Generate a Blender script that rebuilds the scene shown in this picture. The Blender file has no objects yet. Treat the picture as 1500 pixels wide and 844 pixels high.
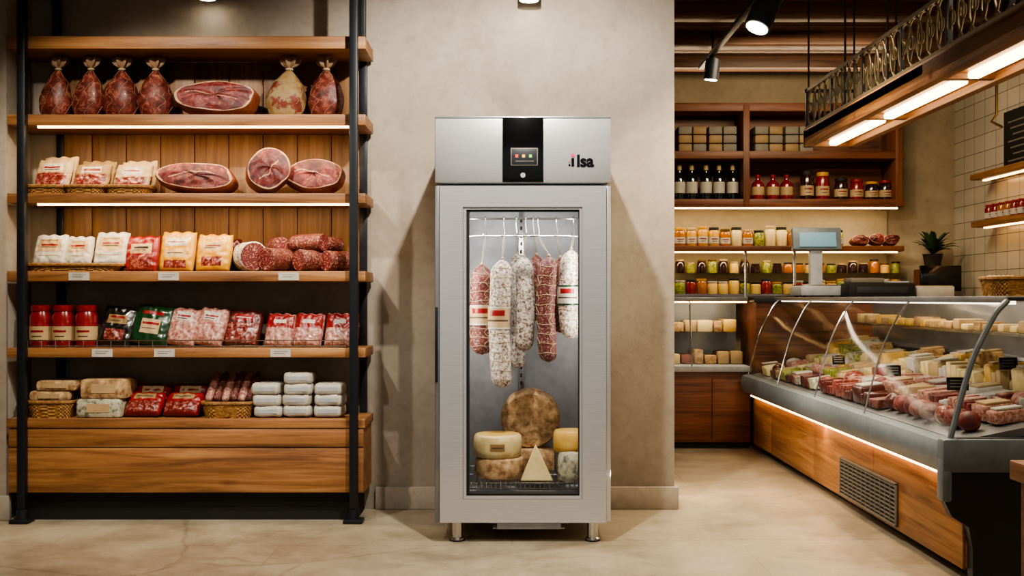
import bpy, bmesh, math, random
from mathutils import Vector, Matrix, noise
random.seed(7)
PI=math.pi
# survey constants: camera height and focal (px) used to turn measurements into metres
F=1575.0; H=1.174
def X(px,d): return (px-750)*d/F
def Z(py,d): return H-(py-437)*d/F

# ------------------------------------------------------------------ materials
def lin(h):
    if not isinstance(h,str): return tuple(h)+((1,) if len(h)==3 else ())
    h=h.lstrip('#'); o=[]
    for i in (0,2,4):
        c=int(h[i:i+2],16)/255
        o.append(c/12.92 if c<=.04045 else ((c+.055)/1.055)**2.4)
    return tuple(o)+(1,)
def base_mat(name):
    m=bpy.data.materials.new(name); m.use_nodes=True
    nt=m.node_tree; b=nt.nodes['Principled BSDF']; return m,nt,b
def coords(nt,scale=(1,1,1),rand=True,rot=(0,0,0)):
    tc=nt.nodes.new('ShaderNodeTexCoord'); mp=nt.nodes.new('ShaderNodeMapping')
    mp.inputs['Scale'].default_value=scale; mp.inputs['Rotation'].default_value=rot
    nt.links.new(tc.outputs['Object'],mp.inputs['Vector'])
    if rand:
        oi=nt.nodes.new('ShaderNodeObjectInfo'); mu=nt.nodes.new('ShaderNodeMath'); mu.operation='MULTIPLY'; mu.inputs[1].default_value=37
        nt.links.new(oi.outputs['Random'],mu.inputs[0]); nt.links.new(mu.outputs[0],mp.inputs['Location'])
    return mp.outputs[0]
def ramp(nt,stops,fac):
    r=nt.nodes.new('ShaderNodeValToRGB'); e=r.color_ramp.elements
    while len(e)<len(stops): e.new(.5)
    for k,(p,c) in enumerate(stops):
        e[k].position=p; e[k].color=lin(c)
    nt.links.new(fac,r.inputs[0]); return r.outputs[0]
def mulmix(nt,a,c,f):
    mx=nt.nodes.new('ShaderNodeMix'); mx.data_type='RGBA'; mx.blend_type='MULTIPLY'; mx.inputs[0].default_value=f
    nt.links.new(a,mx.inputs[6]); nt.links.new(c,mx.inputs[7]); return mx.outputs[2]
def M_plain(name,col,rough=.5,metal=0,emit=0,coat=0,var=.06):
    m,nt,b=base_mat(name); c=lin(col)
    v=coords(nt); n=nt.nodes.new('ShaderNodeTexNoise'); n.inputs['Scale'].default_value=18; n.inputs['Detail'].default_value=4
    nt.links.new(v,n.inputs['Vector'])
    d=tuple(max(0,x*(1-var*2)) for x in c[:3]); l=tuple(min(1,x*(1+var*2)) for x in c[:3])
    nt.links.new(ramp(nt,[(.3,d),(.7,l)],n.outputs[0]),b.inputs['Base Color'])
    b.inputs['Roughness'].default_value=rough; b.inputs['Metallic'].default_value=metal
    b.inputs['Coat Weight'].default_value=coat
    if emit:
        b.inputs['Emission Color'].default_value=c; b.inputs['Emission Strength'].default_value=emit
    return m
def M_noise(name,stops,scale=10,detail=5,rough=.5,bump=.2,dist=0,stretch=(1,1,1),metal=0,coat=0,bscale=None,bd=.01,rand=True,big=None):
    m,nt,b=base_mat(name); v=coords(nt,stretch,rand)
    n=nt.nodes.new('ShaderNodeTexNoise'); n.inputs['Scale'].default_value=scale; n.inputs['Detail'].default_value=detail
    n.inputs['Roughness'].default_value=.6; n.inputs['Distortion'].default_value=dist
    nt.links.new(v,n.inputs['Vector'])
    col=ramp(nt,stops,n.outputs[0])
    if big:
        n4=nt.nodes.new('ShaderNodeTexNoise'); n4.inputs['Scale'].default_value=big; n4.inputs['Detail'].default_value=3; nt.links.new(v,n4.inputs['Vector'])
        col=mulmix(nt,col,ramp(nt,[(.35,(.42,.36,.34)),(.6,(1,1,1))],n4.outputs[0]),.9)
    nt.links.new(col,b.inputs['Base Color'])
    b.inputs['Roughness'].default_value=rough; b.inputs['Metallic'].default_value=metal; b.inputs['Coat Weight'].default_value=coat
    if bump:
        n2=nt.nodes.new('ShaderNodeTexNoise'); n2.inputs['Scale'].default_value=bscale or scale; n2.inputs['Detail'].default_value=6
        nt.links.new(v,n2.inputs['Vector'])
        bu=nt.nodes.new('ShaderNodeBump'); bu.inputs['Strength'].default_value=bump; bu.inputs['Distance'].default_value=bd
        nt.links.new(n2.outputs[0],bu.inputs['Height']); nt.links.new(bu.outputs[0],b.inputs['Normal'])
    return m
def M_wood(name,axis,c1,c2,c3,rough=.5,s=1.0):
    m,nt,b=base_mat(name)
    st=[20*s,20*s,20*s]; st[axis]=.9*s
    v=coords(nt,tuple(st),False)
    n=nt.nodes.new('ShaderNodeTexNoise'); n.inputs['Scale'].default_value=1.3; n.inputs['Detail'].default_value=8; n.inputs['Distortion'].default_value=.9; n.inputs['Roughness'].default_value=.68
    nt.links.new(v,n.inputs['Vector'])
    st2=[3.,3.,3.]; st2[axis]=.7
    v2=coords(nt,tuple(st2),False); n2=nt.nodes.new('ShaderNodeTexNoise'); n2.inputs['Scale'].default_value=1.7; n2.inputs['Detail'].default_value=3
    nt.links.new(v2,n2.inputs['Vector'])
    st3=[9.,9.,9.]; st3[axis]=3.
    v3=coords(nt,tuple(st3),False); vo=nt.nodes.new('ShaderNodeTexVoronoi'); vo.inputs['Scale'].default_value=.55; nt.links.new(v3,vo.inputs['Vector'])
    a=ramp(nt,[(.3,c1),(.5,c2),(.68,c3)],n.outputs[0]); k=ramp(nt,[(.3,(.56,.52,.49)),(.6,(1,1,1))],n2.outputs[0])
    kn=ramp(nt,[(0,(.2,.14,.1)),(.07,(.45,.36,.3)),(.13,(1,1,1))],vo.outputs['Distance'])
    nt.links.new(mulmix(nt,mulmix(nt,a,k,.8),kn,.75),b.inputs['Base Color'])
    b.inputs['Roughness'].default_value=rough
    bu=nt.nodes.new('ShaderNodeBump'); bu.inputs['Strength'].default_value=.25; bu.inputs['Distance'].default_value=.004
    nt.links.new(n.outputs[0],bu.inputs['Height']); nt.links.new(bu.outputs[0],b.inputs['Normal'])
    return m
def M_glass(name,tint=(1,1,1,1),refl=.4,base=.01,rough=.03):
    # thin architectural pane: transparent with Schlick-like reflection
    m=bpy.data.materials.new(name); m.use_nodes=True; nt=m.node_tree; nt.nodes.clear()
    o=nt.nodes.new('ShaderNodeOutputMaterial'); t=nt.nodes.new('ShaderNodeBsdfTransparent'); g=nt.nodes.new('ShaderNodeBsdfGlossy')
    t.inputs[0].default_value=tint; g.inputs['Roughness'].default_value=rough
    lw=nt.nodes.new('ShaderNodeLayerWeight'); lw.inputs[0].default_value=.5
    pw=nt.nodes.new('ShaderNodeMath'); pw.operation='POWER'; pw.inputs[1].default_value=4.5; nt.links.new(lw.outputs['Facing'],pw.inputs[0])
    mu=nt.nodes.new('ShaderNodeMath'); mu.operation='MULTIPLY_ADD'; mu.inputs[1].default_value=refl; mu.inputs[2].default_value=base
    nt.links.new(pw.outputs[0],mu.inputs[0])
    mx=nt.nodes.new('ShaderNodeMixShader'); nt.links.new(mu.outputs[0],mx.inputs[0]); nt.links.new(t.outputs[0],mx.inputs[1]); nt.links.new(g.outputs[0],mx.inputs[2])
    nt.links.new(mx.outputs[0],o.inputs[0]); return m
def M_emit(name,col,s):
    m,nt,b=base_mat(name); b.inputs['Base Color'].default_value=lin(col); b.inputs['Emission Color'].default_value=lin(col); b.inputs['Emission Strength'].default_value=s; return m

def M_floor():
    m,nt,b=base_mat('stone_floor'); v=coords(nt,(1,1,1),False)
    n=nt.nodes.new('ShaderNodeTexNoise'); n.inputs['Scale'].default_value=2.4; n.inputs['Detail'].default_value=14; n.inputs['Roughness'].default_value=.78; n.inputs['Distortion'].default_value=.3
    nt.links.new(v,n.inputs['Vector'])
    col=ramp(nt,[(.3,'#7a6e5e'),(.45,'#988c78'),(.56,'#aa9e89'),(.72,'#b9ae99')],n.outputs[0])
    n5=nt.nodes.new('ShaderNodeTexNoise'); n5.inputs['Scale'].default_value=.9; n5.inputs['Detail'].default_value=6; nt.links.new(v,n5.inputs['Vector'])
    col=mulmix(nt,col,ramp(nt,[(.35,(.78,.76,.74)),(.6,(1,1,1))],n5.outputs[0]),.7)
    vo=nt.nodes.new('ShaderNodeTexVoronoi'); vo.feature='DISTANCE_TO_EDGE'; vo.inputs['Scale'].default_value=.33
    n3=nt.nodes.new('ShaderNodeTexNoise'); n3.inputs['Scale'].default_value=3; n3.inputs['Detail'].default_value=8
    nt.links.new(v,n3.inputs['Vector'])
    va=nt.nodes.new('ShaderNodeMix'); va.data_type='RGBA'; va.blend_type='LINEAR_LIGHT'; va.inputs[0].default_value=.06
    nt.links.new(v,va.inputs[6]); nt.links.new(n3.outputs['Color'],va.inputs[7]); nt.links.new(va.outputs[2],vo.inputs['Vector'])
    cr=ramp(nt,[(0,(.5,.46,.42)),(.0012,(.8,.77,.75)),(.0025,(1,1,1))],vo.outputs['Distance'])
    br=nt.nodes.new('ShaderNodeTexBrick'); br.inputs['Scale'].default_value=1; br.offset=.5
    br.inputs['Brick Width'].default_value=2.2; br.inputs['Row Height'].default_value=1.7; br.inputs['Mortar Size'].default_value=.003
    br.inputs['Color1'].default_value=(1,1,1,1); br.inputs['Color2'].default_value=(.95,.94,.92,1); br.inputs['Mortar'].default_value=(.6,.56,.52,1)
    nt.links.new(v,br.inputs['Vector'])
    nt.links.new(mulmix(nt,mulmix(nt,col,cr,.5),br.outputs[0],.6),b.inputs['Base Color'])
    b.inputs['Roughness'].default_value=.3
    bu=nt.nodes.new('ShaderNodeBump'); bu.inputs['Strength'].default_value=.15; bu.inputs['Distance'].default_value=.006
    nt.links.new(n.outputs[0],bu.inputs['Height']); nt.links.new(bu.outputs[0],b.inputs['Normal'])
    return m
def M_plaster(name,stops):
    m,nt,b=base_mat(name); v=coords(nt,(1,1,1),False)
    n=nt.nodes.new('ShaderNodeTexNoise'); n.inputs['Scale'].default_value=1.5; n.inputs['Detail'].default_value=12; n.inputs['Roughness'].default_value=.7; n.inputs['Distortion'].default_value=.2
    nt.links.new(v,n.inputs['Vector'])
    n3=nt.nodes.new('ShaderNodeTexNoise'); n3.inputs['Scale'].default_value=22; n3.inputs['Detail'].default_value=8; nt.links.new(v,n3.inputs['Vector'])
    col=mulmix(nt,ramp(nt,stops,n.outputs[0]),ramp(nt,[(.3,(.88,.87,.86)),(.5,(1,1,1))],n3.outputs[0]),.8)
    nt.links.new(col,b.inputs['Base Color'])
    b.inputs['Roughness'].default_value=.85
    n2=nt.nodes.new('ShaderNodeTexNoise'); n2.inputs['Scale'].default_value=12; n2.inputs['Detail'].default_value=12; n2.inputs['Roughness'].default_value=.72
    nt.links.new(v,n2.inputs['Vector'])
    bu=nt.nodes.new('ShaderNodeBump'); bu.inputs['Strength'].default_value=.32; bu.inputs['Distance'].default_value=.01
    nt.links.new(n2.outputs[0],bu.inputs['Height']); nt.links.new(bu.outputs[0],b.inputs['Normal']); return m
def M_tile():
    m,nt,b=base_mat('white_tile'); tc=nt.nodes.new('ShaderNodeTexCoord'); sp=nt.nodes.new('ShaderNodeSeparateXYZ'); cb=nt.nodes.new('ShaderNodeCombineXYZ')
    nt.links.new(tc.outputs['Object'],sp.inputs[0]); nt.links.new(sp.outputs[1],cb.inputs[0]); nt.links.new(sp.outputs[2],cb.inputs[1])
    br=nt.nodes.new('ShaderNodeTexBrick'); br.offset=0; br.inputs['Scale'].default_value=1
    br.inputs['Brick Width'].default_value=.2; br.inputs['Row Height'].default_value=.14; br.inputs['Mortar Size'].default_value=.003
    br.inputs['Color1'].default_value=lin('#c4bba8'); br.inputs['Color2'].default_value=lin('#b8af9c'); br.inputs['Mortar'].default_value=lin('#6d6558')
    nt.links.new(cb.outputs[0],br.inputs['Vector']); nt.links.new(br.outputs[0],b.inputs['Base Color']); b.inputs['Roughness'].default_value=.25; return m

PLASTER=M_plaster('wall_plaster',[(.3,'#8a7f71'),(.46,'#9e9486'),(.55,'#a69c8e'),(.72,'#b0a698')])
CREAM=M_plaster('cream_plaster',[(.3,'#94866c'),(.7,'#b0a084')])
FLOOR=M_floor(); TILE=M_tile()
WX=M_wood('oak_wood_x',0,'#5e3c24','#98683f','#b18556')
WY=M_wood('oak_wood_y',1,'#603c22','#9a683c','#b18250')
WZ=M_wood('oak_wood_z',2,'#573a24','#7b5737','#8f6b47')
RWX=M_wood('red_wood_x',0,'#412313','#6f3f24','#875232')
RWZ=M_wood('red_wood_z',2,'#412313','#6f3f24','#875232')
DWX=M_wood('dark_ceiling_wood',0,'#2c190e','#573722','#6f4b30')
STEEL=M_noise('brushed_steel',[(.3,'#c6c7c9'),(.7,'#dfe0e2')],scale=3,rough=.33,bump=.025,stretch=(2,2,220),metal=.66,rand=False,bd=.001)
STEELD=M_noise('grey_steel',[(.3,'#7c7f82'),(.7,'#96999c')],scale=4,rough=.4,bump=.02,metal=.7)
LINER=M_plain('liner_grey','#a3a4a6',.4,.3)
CHROME=M_plain('chrome','#c8c8c8',.2,1)
BLACK=M_plain('black_metal','#1d2127',.45,.3)
BLKG=M_plain('black_gloss','#0b0b0d',.15)
BLKM=M_plain('black_matte','#101010',.7)
GREYP=M_plain('grey_plastic','#6a7379',.4)
DARKP=M_plain('dark_plastic','#23282d',.45)
LGREY=M_plain('light_grey','#a4a8ab',.4)
GLASS=M_glass('clear_glass'); CGLASS=M_glass('case_glass',(.97,.98,.97,1),.28,.006,.12)
LEDW=M_emit('warm_led','#ffc682',11); LEDN=M_emit('tube_light','#ffe0ae',12); LEDC=M_emit('cool_led','#fff0da',4); SPOTE=M_emit('lamp_face','#fff0d6',20)
MEAT=M_noise('marbled_meat',[(.32,'#3f0f0e'),(.44,'#5c1a18'),(.55,'#742624'),(.595,'#9a5848'),(.612,'#6a201d'),(.68,'#621a17'),(.8,'#410f0f')],scale=14,detail=7,dist=2.0,rough=.55,bump=.25,bd=.004,big=7)
MEAT2=M_noise('dark_cured_meat',[(.3,'#3a1310'),(.46,'#61261d'),(.55,'#7a372b'),(.6,'#9b6651'),(.63,'#66291f'),(.8,'#3f140f')],scale=20,detail=7,dist=1.2,rough=.5,bump=.5,coat=.1,bd=.006,big=9)
FAT=M_noise('ham_fat',[(.3,'#957059'),(.7,'#bb9a7d')],scale=20,rough=.5,bump=.3)
RIND=M_noise('ham_rind',[(.3,'#5a2c1c'),(.55,'#80452c'),(.75,'#9c6a4c')],scale=9,rough=.5,bump=.4)
RUSTY=M_noise('aged_rind',[(.36,'#5f4226'),(.46,'#84683c'),(.53,'#7c6f50'),(.57,'#6a2b19'),(.75,'#4f1c12')],scale=9,detail=6,rough=.65,bump=.7)
SALR=M_noise('salami_red',[(.35,'#3f1713'),(.5,'#602820'),(.58,'#774339'),(.66,'#a38c7e')],scale=110,detail=4,rough=.6,bump=.5,bd=.003)
SALW=M_noise('salami_mould',[(.36,'#5c4236'),(.45,'#998a7c'),(.53,'#c0b7ab'),(.7,'#d6cfc6')],scale=80,detail=6,rough=.85,bump=.8,bd=.004)
SALC=M_noise('salami_cut',[(.5,'#591918'),(.56,'#6f2a25'),(.62,'#a87e70')],scale=110,detail=2,rough=.5,bump=.1)
TWINE=M_plain('twine','#a2906f',.8)
WICK=M_noise('wicker',[(.3,'#6b431c'),(.7,'#a97d45')],scale=60,rough=.7,bump=.5)
CHY=M_noise('cheese_yellow',[(.3,'#c4993f'),(.7,'#d9b568')],scale=12,rough=.5,bump=.15)
CHP=M_noise('cheese_pale',[(.3,'#c6b07a'),(.7,'#dac894')],scale=14,rough=.55,bump=.25)
CHR=M_noise('cheese_rind',[(.35,'#7a5a3b'),(.48,'#a38259'),(.6,'#bd9d72'),(.7,'#cbb189')],scale=26,detail=9,rough=.7,bump=.7)
CHB=M_noise('cheese_blue',[(.38,'#5f6558'),(.48,'#a09c84'),(.7,'#c0bba2')],scale=40,detail=7,rough=.65,bump=.3)
PWHITE=M_plain('paper_white','#b1aca1',.55); PCREAM=M_plain('paper_cream','#a98f67',.55); PTAN=M_plain('paper_tan','#856a42',.55)
PRINT=M_plain('print_ink','#4a3a2c',.6)
WRAP=M_plain('tied_wrap','#8a6e55',.6)
PRED=M_plain('foil_red','#7f1313',.38,coat=.15); PYEL=M_plain('foil_yellow','#b98520',.4,coat=.2)
PGRN=M_plain('foil_green','#103519',.3,coat=.4); PBLK=M_plain('foil_black','#13130e',.3,coat=.4)
PBRN=M_plain('foil_brown','#47140c',.35,coat=.3); PPNK=M_noise('pale_sausage',[(.35,'#81443a'),(.5,'#a87567'),(.65,'#bf9f8f')],scale=70,rough=.4,bump=.4,coat=.3,bd=.004)
PMEAT=M_noise('pack_meat',[(.35,'#4a110f'),(.5,'#6f231d'),(.64,'#a26a5a')],scale=70,dist=.8,rough=.35,bump=.3,coat=.3,bd=.004)
PGREENV=M_noise('herb_pickle',[(.35,'#44501c'),(.5,'#7f8a35'),(.65,'#b39a3c')],scale=60,rough=.3,bump=.2)
JRED=M_plain('tomato_sauce','#7a0e0b',.25,coat=.5); JAMB=M_plain('honey_jar','#9b5a14',.15,coat=.6); JDARK=M_plain('dark_jar','#2a1410',.15,coat=.6)
BOTT=M_plain('dark_bottle','#15180f',.1,coat=.7)
LEAF=M_plain('leaf_green','#2f4a1c',.5); TERR=M_plain('plant_pot','#2a2724',.6)
PINK=M_emit('logo_pink','#d4145a',.2); GREYB=M_plain('grey_box','#6f695e',.6)
BRASS=M_plain('brass','#8f6d33',.35,.9)
SCREEN=M_emit('lcd_screen','#6f98a8',.35); DRED=M_emit('disp_red','#ff3a20',1.0); DGRN=M_emit('disp_green','#6fe03a',.7); DYEL=M_emit('disp_amber','#ffb030',.7)

# ------------------------------------------------------------------ mesh builder
class MB:
    def __init__(s,name): s.name=name; s.bm=bmesh.new(); s.mats=[]; s.T=Matrix.Identity(4)
    def mi(s,m):
        if m not in s.mats: s.mats.append(m)
        return s.mats.index(m)
    def v(s,c): return s.bm.verts.new(s.T@Vector(c))
    def f(s,vs,m):
        try: fa=s.bm.faces.new(vs)
        except ValueError: return
        fa.material_index=s.mi(m); fa.smooth=True
    def box(s,x0,x1,y0,y1,z0,z1,m,bev=0,rot=None):
        tb=bmesh.new(); bmesh.ops.create_cube(tb,size=1)
        sx,sy,sz=abs(x1-x0),abs(y1-y0),abs(z1-z0)
        for q in tb.verts: q.co=Vector((q.co.x*sx,q.co.y*sy,q.co.z*sz))
        if bev: bmesh.ops.bevel(tb,geom=tb.edges[:],offset=min(bev,min(sx,sy,sz)*.45),segments=2,affect='EDGES',profile=.5)
        R=Matrix.Translation(((x0+x1)/2,(y0+y1)/2,(z0+z1)/2))
        if rot: R=R@Matrix.Rotation(rot[2],4,'Z')@Matrix.Rotation(rot[1],4,'Y')@Matrix.Rotation(rot[0],4,'X')
        tb.verts.index_update()
        nv=[s.v(R@q.co) for q in tb.verts]
        for fa in tb.faces: s.f([nv[q.index] for q in fa.verts],m)
        tb.free()
    def surf(s,fn,nu,nv,m,cu=False,cap=False,mf=None):
        n=nu if cu else nu+1
        g=[[s.v(fn(i/nu,j/nv)) for i in range(n)] for j in range(nv+1)]
        for j in range(nv):
            for i in range(nu):
                k=(i+1)%n if cu else i+1
                mm=mf((i+.5)/nu,(j+.5)/nv) if mf else m
                s.f([g[j][i],g[j][k],g[j+1][k],g[j+1][i]],mm)
        if cap: s.f(g[0][::-1],m if not mf else mf(.5,0)); s.f(g[-1],m if not mf else mf(.5,1))
    def cyl(s,p0,p1,r0,m,r1=None,n=16,cap=True):
        p0=Vector(p0);p1=Vector(p1); r1=r0 if r1 is None else r1
        d=(p1-p0).normalized(); a=d.orthogonal().normalized(); b=d.cross(a)
        s.surf(lambda u,v:p0.lerp(p1,v)+(a*math.cos(2*PI*u)+b*math.sin(2*PI*u))*(r0+(r1-r0)*v),n,1,m,cu=True,cap=cap)
    def lathe(s,prof,m,n=24,c=(0,0,0),fl=1,mf=None,steps=None):
        P=prof if not steps else [crom(prof,i/steps) for i in range(steps+1)]
        N=len(P)-1
        def fn(u,v):
            r,z=P[min(N,round(v*N))]
            return (c[0]+r*math.cos(2*PI*u),c[1]+r*fl*math.sin(2*PI*u),c[2]+z)
        s.surf(fn,n,N,m,cu=True,cap=True,mf=mf)
    def tube(s,pts,r,m,n=8,closed=False):
        P=[Vector(p) for p in pts]; K=len(P); rings=[]
        up=None
        for i,p in enumerate(P):
            if closed: d=P[(i+1)%K]-P[i-1]
            else: d=P[min(K-1,i+1)]-P[max(0,i-1)]
            d.normalize()
            if up is None: up=d.orthogonal().normalized()
            else:
                up=up-d*up.dot(d)
                up=up.normalized() if up.length>1e-6 else d.orthogonal().normalized()
            b=d.cross(up)
            rings.append([s.v(p+(up*math.cos(2*PI*k/n)+b*math.sin(2*PI*k/n))*r) for k in range(n)])
        for i in range(K if closed else K-1):
            A=rings[i];B=rings[(i+1)%K]
            for k in range(n): s.f([A[k],A[(k+1)%n],B[(k+1)%n],B[k]],m)
        if not closed: s.f(rings[0][::-1],m); s.f(rings[-1],m)
    def frame(s,x0,x1,z0,z1,a0,a1,c0,c1,y0,y1,m):
        O=[(x0,z0),(x1,z0),(x1,z1),(x0,z1)]; I=[(a0,c0),(a1,c0),(a1,c1),(a0,c1)]
        vs=[[s.v((p[0],y,p[1])) for p in L] for L in (O,I) for y in (y0,y1)]
        of,ob,inf,inb=vs
        for i in range(4):
            j=(i+1)%4
            s.f([of[i],of[j],inf[j],inf[i]],m); s.f([ob[i],ob[j],inb[j],inb[i]],m)
            s.f([of[i],of[j],ob[j],ob[i]],m); s.f([inf[i],inf[j],inb[j],inb[i]],m)
    def finish(s,at=None,rot=None,parent=None,angle=38):
        bm=s.bm
        bmesh.ops.remove_doubles(bm,verts=bm.verts[:],dist=1e-5)
        if rot: bm.transform(Matrix.Rotation(rot[2],4,'Z')@Matrix.Rotation(rot[1],4,'Y')@Matrix.Rotation(rot[0],4,'X'))
        if at: 
            mz=min(q.co.z for q in bm.verts); bm.transform(Matrix.Translation((0,0,-mz)))
        bmesh.ops.recalc_face_normals(bm,faces=bm.faces[:])
        me=bpy.data.meshes.new(s.name); bm.to_mesh(me); bm.free()
        for m in s.mats: me.materials.append(m)
        me.set_sharp_from_angle(angle=math.radians(angle))
        o=bpy.data.objects.new(s.name,me); bpy.context.scene.collection.objects.link(o)
        if at: o.location=at
        if parent: o.parent=parent
        return o
def crom(P,t):
    n=len(P)-1; k=min(n-1,int(t*n)); f=t*n-k
    a=P[max(0,k-1)];b=P[k];c=P[k+1];d=P[min(n,k+2)]
    return tuple(max(0,.5*((2*b[i])+(-a[i]+c[i])*f+(2*a[i]-5*b[i]+4*c[i]-d[i])*f*f+(-a[i]+3*b[i]-3*c[i]+d[i])*f**3)) for i in range(2))
def empty(name,loc=(0,0,0)):
    e=bpy.data.objects.new(name,None); e.empty_display_size=.1; bpy.context.scene.collection.objects.link(e); e.location=loc; return e
def nz(x,y,z): return noise.noise(Vector((x,y,z)))
def simple(name,parts,**k):
    b=MB(name)
    for p in parts: b.box(*p)
    return b.finish(**k)

# ------------------------------------------------------------------ room shell
CH=3.16
simple('floor',[(-3.4,4.0,-2.5,9.7,-.1,0,FLOOR)])
b=MB('ceiling'); b.box(-3.4,4.0,-2.5,6.25,CH,CH+.1,CREAM); b.box(-3.4,4.0,6.25,9.7,CH,CH+.1,DWX)
for k in range(13):
    y=5.9+k*.27; b.box(.91 if y<6.4 else -.5,3.86,y,y+.245,CH-.012,CH+.001,DWX,.004)
for y in (6.35,7.15,7.95,8.75): b.box(.91,3.86,y,y+.16,CH-.11,CH,DWX,.01)
b.finish()
WY0=6.0; WR=X(988,WY0)
simple('wall_partition',[(-3.3,WR,WY0,WY0+.25,0,CH,PLASTER,.004)])
simple('wall_back',[(-.5,4.0,9.42,9.6,0,CH,CREAM)])
simple('wall_right',[(3.87,4.0,-2.5,9.42,0,CH,TILE)])
simple('wall_left',[(-3.4,-3.3,-2.5,6.3,0,CH,PLASTER)])
simple('wall_pilaster',[(-3.3,X(12,5.72),5.70,6.0,0,CH,PLASTER,.01)])
simple('baseboard_partition',[(-.76,WR+.02,WY0-.03,WY0,0,.125,PLASTER,.006),(WR,WR+.02,WY0,WY0+.25,0,.125,PLASTER,.006)])
simple('baseboard_left',[(-3.3,X(15,5.68),5.67,5.70,0,.13,PLASTER,.006)])

# ------------------------------------------------------------------ shelving unit
SF=5.65; SB=5.97; sx0,sx1=-2.655,-.77
levels=[(2.485,2.552),(2.083,2.142),(1.674,1.726),(1.262,1.317),(.862,.912)]
unit=empty('shelving_unit')
b=MB('shelf_boards')
for z0,z1 in levels: b.box(sx0,sx1,SF,SB,z0,z1,WX,.005)
b.finish(parent=unit)
b=MB('base_cabinet')
b.box(sx0,sx1,SF-.01,SB,.492,.54,WX,.005)
b.box(sx0+.01,sx1-.01,SF+.012,SB,.15,.492,WX)
b.box(sx0+.01,sx1-.01,SF-.004,SF+.014,.392,.488,WX,.004); b.box(sx0+.01,sx1-.01,SF-.004,SF+.014,.152,.387,WX,.004)
b.box(sx0+.04,sx1-.05,SF+.05,SB,.0,.15,BLKM)
b.finish(parent=unit)
b=MB('back_panel')
x=-2.52
while x<-.98:
    w=.19; b.box(x,x+w-.004,SB,SB+.015,1.317,2.083,WZ,.003); b.box(x,x+w-.004,SB,SB+.015,2.142,2.485,WZ,.003); x+=w
b.finish(parent=unit)
b=MB('metal_posts')
pxs=(X(32,SF-.03),X(518,SF-.03))
for x in pxs:
    b.box(x-.021,x+.021,SF-.046,SF-.004,.0,CH,BLACK,.004)
    b.box(x-.05,x+.05,SF-.075,SF+.02,0,.022,BLACK,.006); b.cyl((x,SF-.028,.02),(x,SF-.028,.07),.032,BLACK,.028)
for xb in (X(81,5.9),X(531,5.93)):
    b.box(xb-.02,xb+.02,5.90,5.94,2.552,CH,BLACK,.003)
    for a0,a1 in ((2.142,2.485),(1.726,2.083),(1.317,1.674),(.912,1.262),(.54,.862)): b.box(xb-.02,xb+.02,SB-.012,SB+.02,a0,a1,BLACK,.003)
b.finish(parent=unit)
b=MB('led_strips')
for z in (2.083,1.674): b.box(-2.50,-.86,SF+.012,SF+.028,z-.011,z-.0005,LEDW)
b.finish(parent=unit)
b=MB('price_tags')
for px,z in ((116,1.289),(247,1.289),(423,1.289),(150,.887),(241,.887),(411,.887)):
    x=X(px,SF); b.box(x-.054,x+.054,SF-.004,SF-.0005,z-.021,z+.021,PWHITE); b.box(x-.035,x+.02,SF-.0052,SF-.004,z-.004,z-.001,GREYB)
    b.box(x-.035,x+.035,SF-.0052,SF-.004,z+.007,z+.009,GREYB)
b.finish(parent=unit)
b=MB('wire_rail')
for z in (.922,.952): b.tube([(-2.55,SF+.012,z),(-.87,SF+.012,z)],.003,CHROME,6)
for i in range(24):
    x=-2.55+1.68*i/23; b.tube([(x,SF+.012,.912),(x,SF+.012,.952)],.002,CHROME,5)
b.finish(parent=unit)

# ------------------------------------------------------------------ product builders
def bagged_ham(cx,w,h,z,y,mat=MEAT2,tilt=0,name='bagged_ham'):
    b=MB(name); W=w/2
    P=[(0,0),(.62,.015),(.86,.08),(1,.24),(.97,.40),(.78,.55),(.5,.67),(.24,.765),(.13,.80),(.11,.83),(.34,.88),(.46,.95),(.40,1.0),(.12,.95)]
    sd=random.random()*50
    N=44; Q=[crom(P,i/N) for i in range(N+1)]
    def fn(u,v):
        r,t=Q[round(v*N)]; a=2*PI*u
        k=1+.10*nz(math.cos(a)*1.3+sd,math.sin(a)*1.3,t*4)+.06*nz(math.cos(a)*4+sd,math.sin(a)*4,t*9)
        if t>.84 and v>.7: k*=1+.3*math.sin(a*7+sd)
        return (W*r*k*math.cos(a)+tilt*t*t*h,W*.74*r*k*math.sin(a),t*h)
    def mf(u,v):
        return WRAP if v>.6 else mat
    b.surf(fn,42,N,mat,cu=True,cap=True,mf=mf)
    b.tube([(tilt*.66*h+W*.16*math.cos(2*PI*i/16),W*.13*math.sin(2*PI*i/16),.815*h) for i in range(16)],.006,TWINE,6,closed=True)
    for ph in range(6):
        pts=[]
        for i in range(22):
            j=int(i/21*N*.55)+1; r,t=Q[j]; a=ph*PI/3+.35*math.sin(i*.9)
            k=1+.10*nz(math.cos(a)*1.3+sd,math.sin(a)*1.3,t*4)+.06*nz(math.cos(a)*4+sd,math.sin(a)*4,t*9)
            pts.append((W*r*k*1.005*math.cos(a)+tilt*t*t*h,W*.74*r*k*1.005*math.sin(a),t*h))
        b.tube(pts,.0012,WRAP,5)
    b.finish(at=(cx,y,z),rot=(0,0,random.uniform(-.3,.3)))
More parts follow.
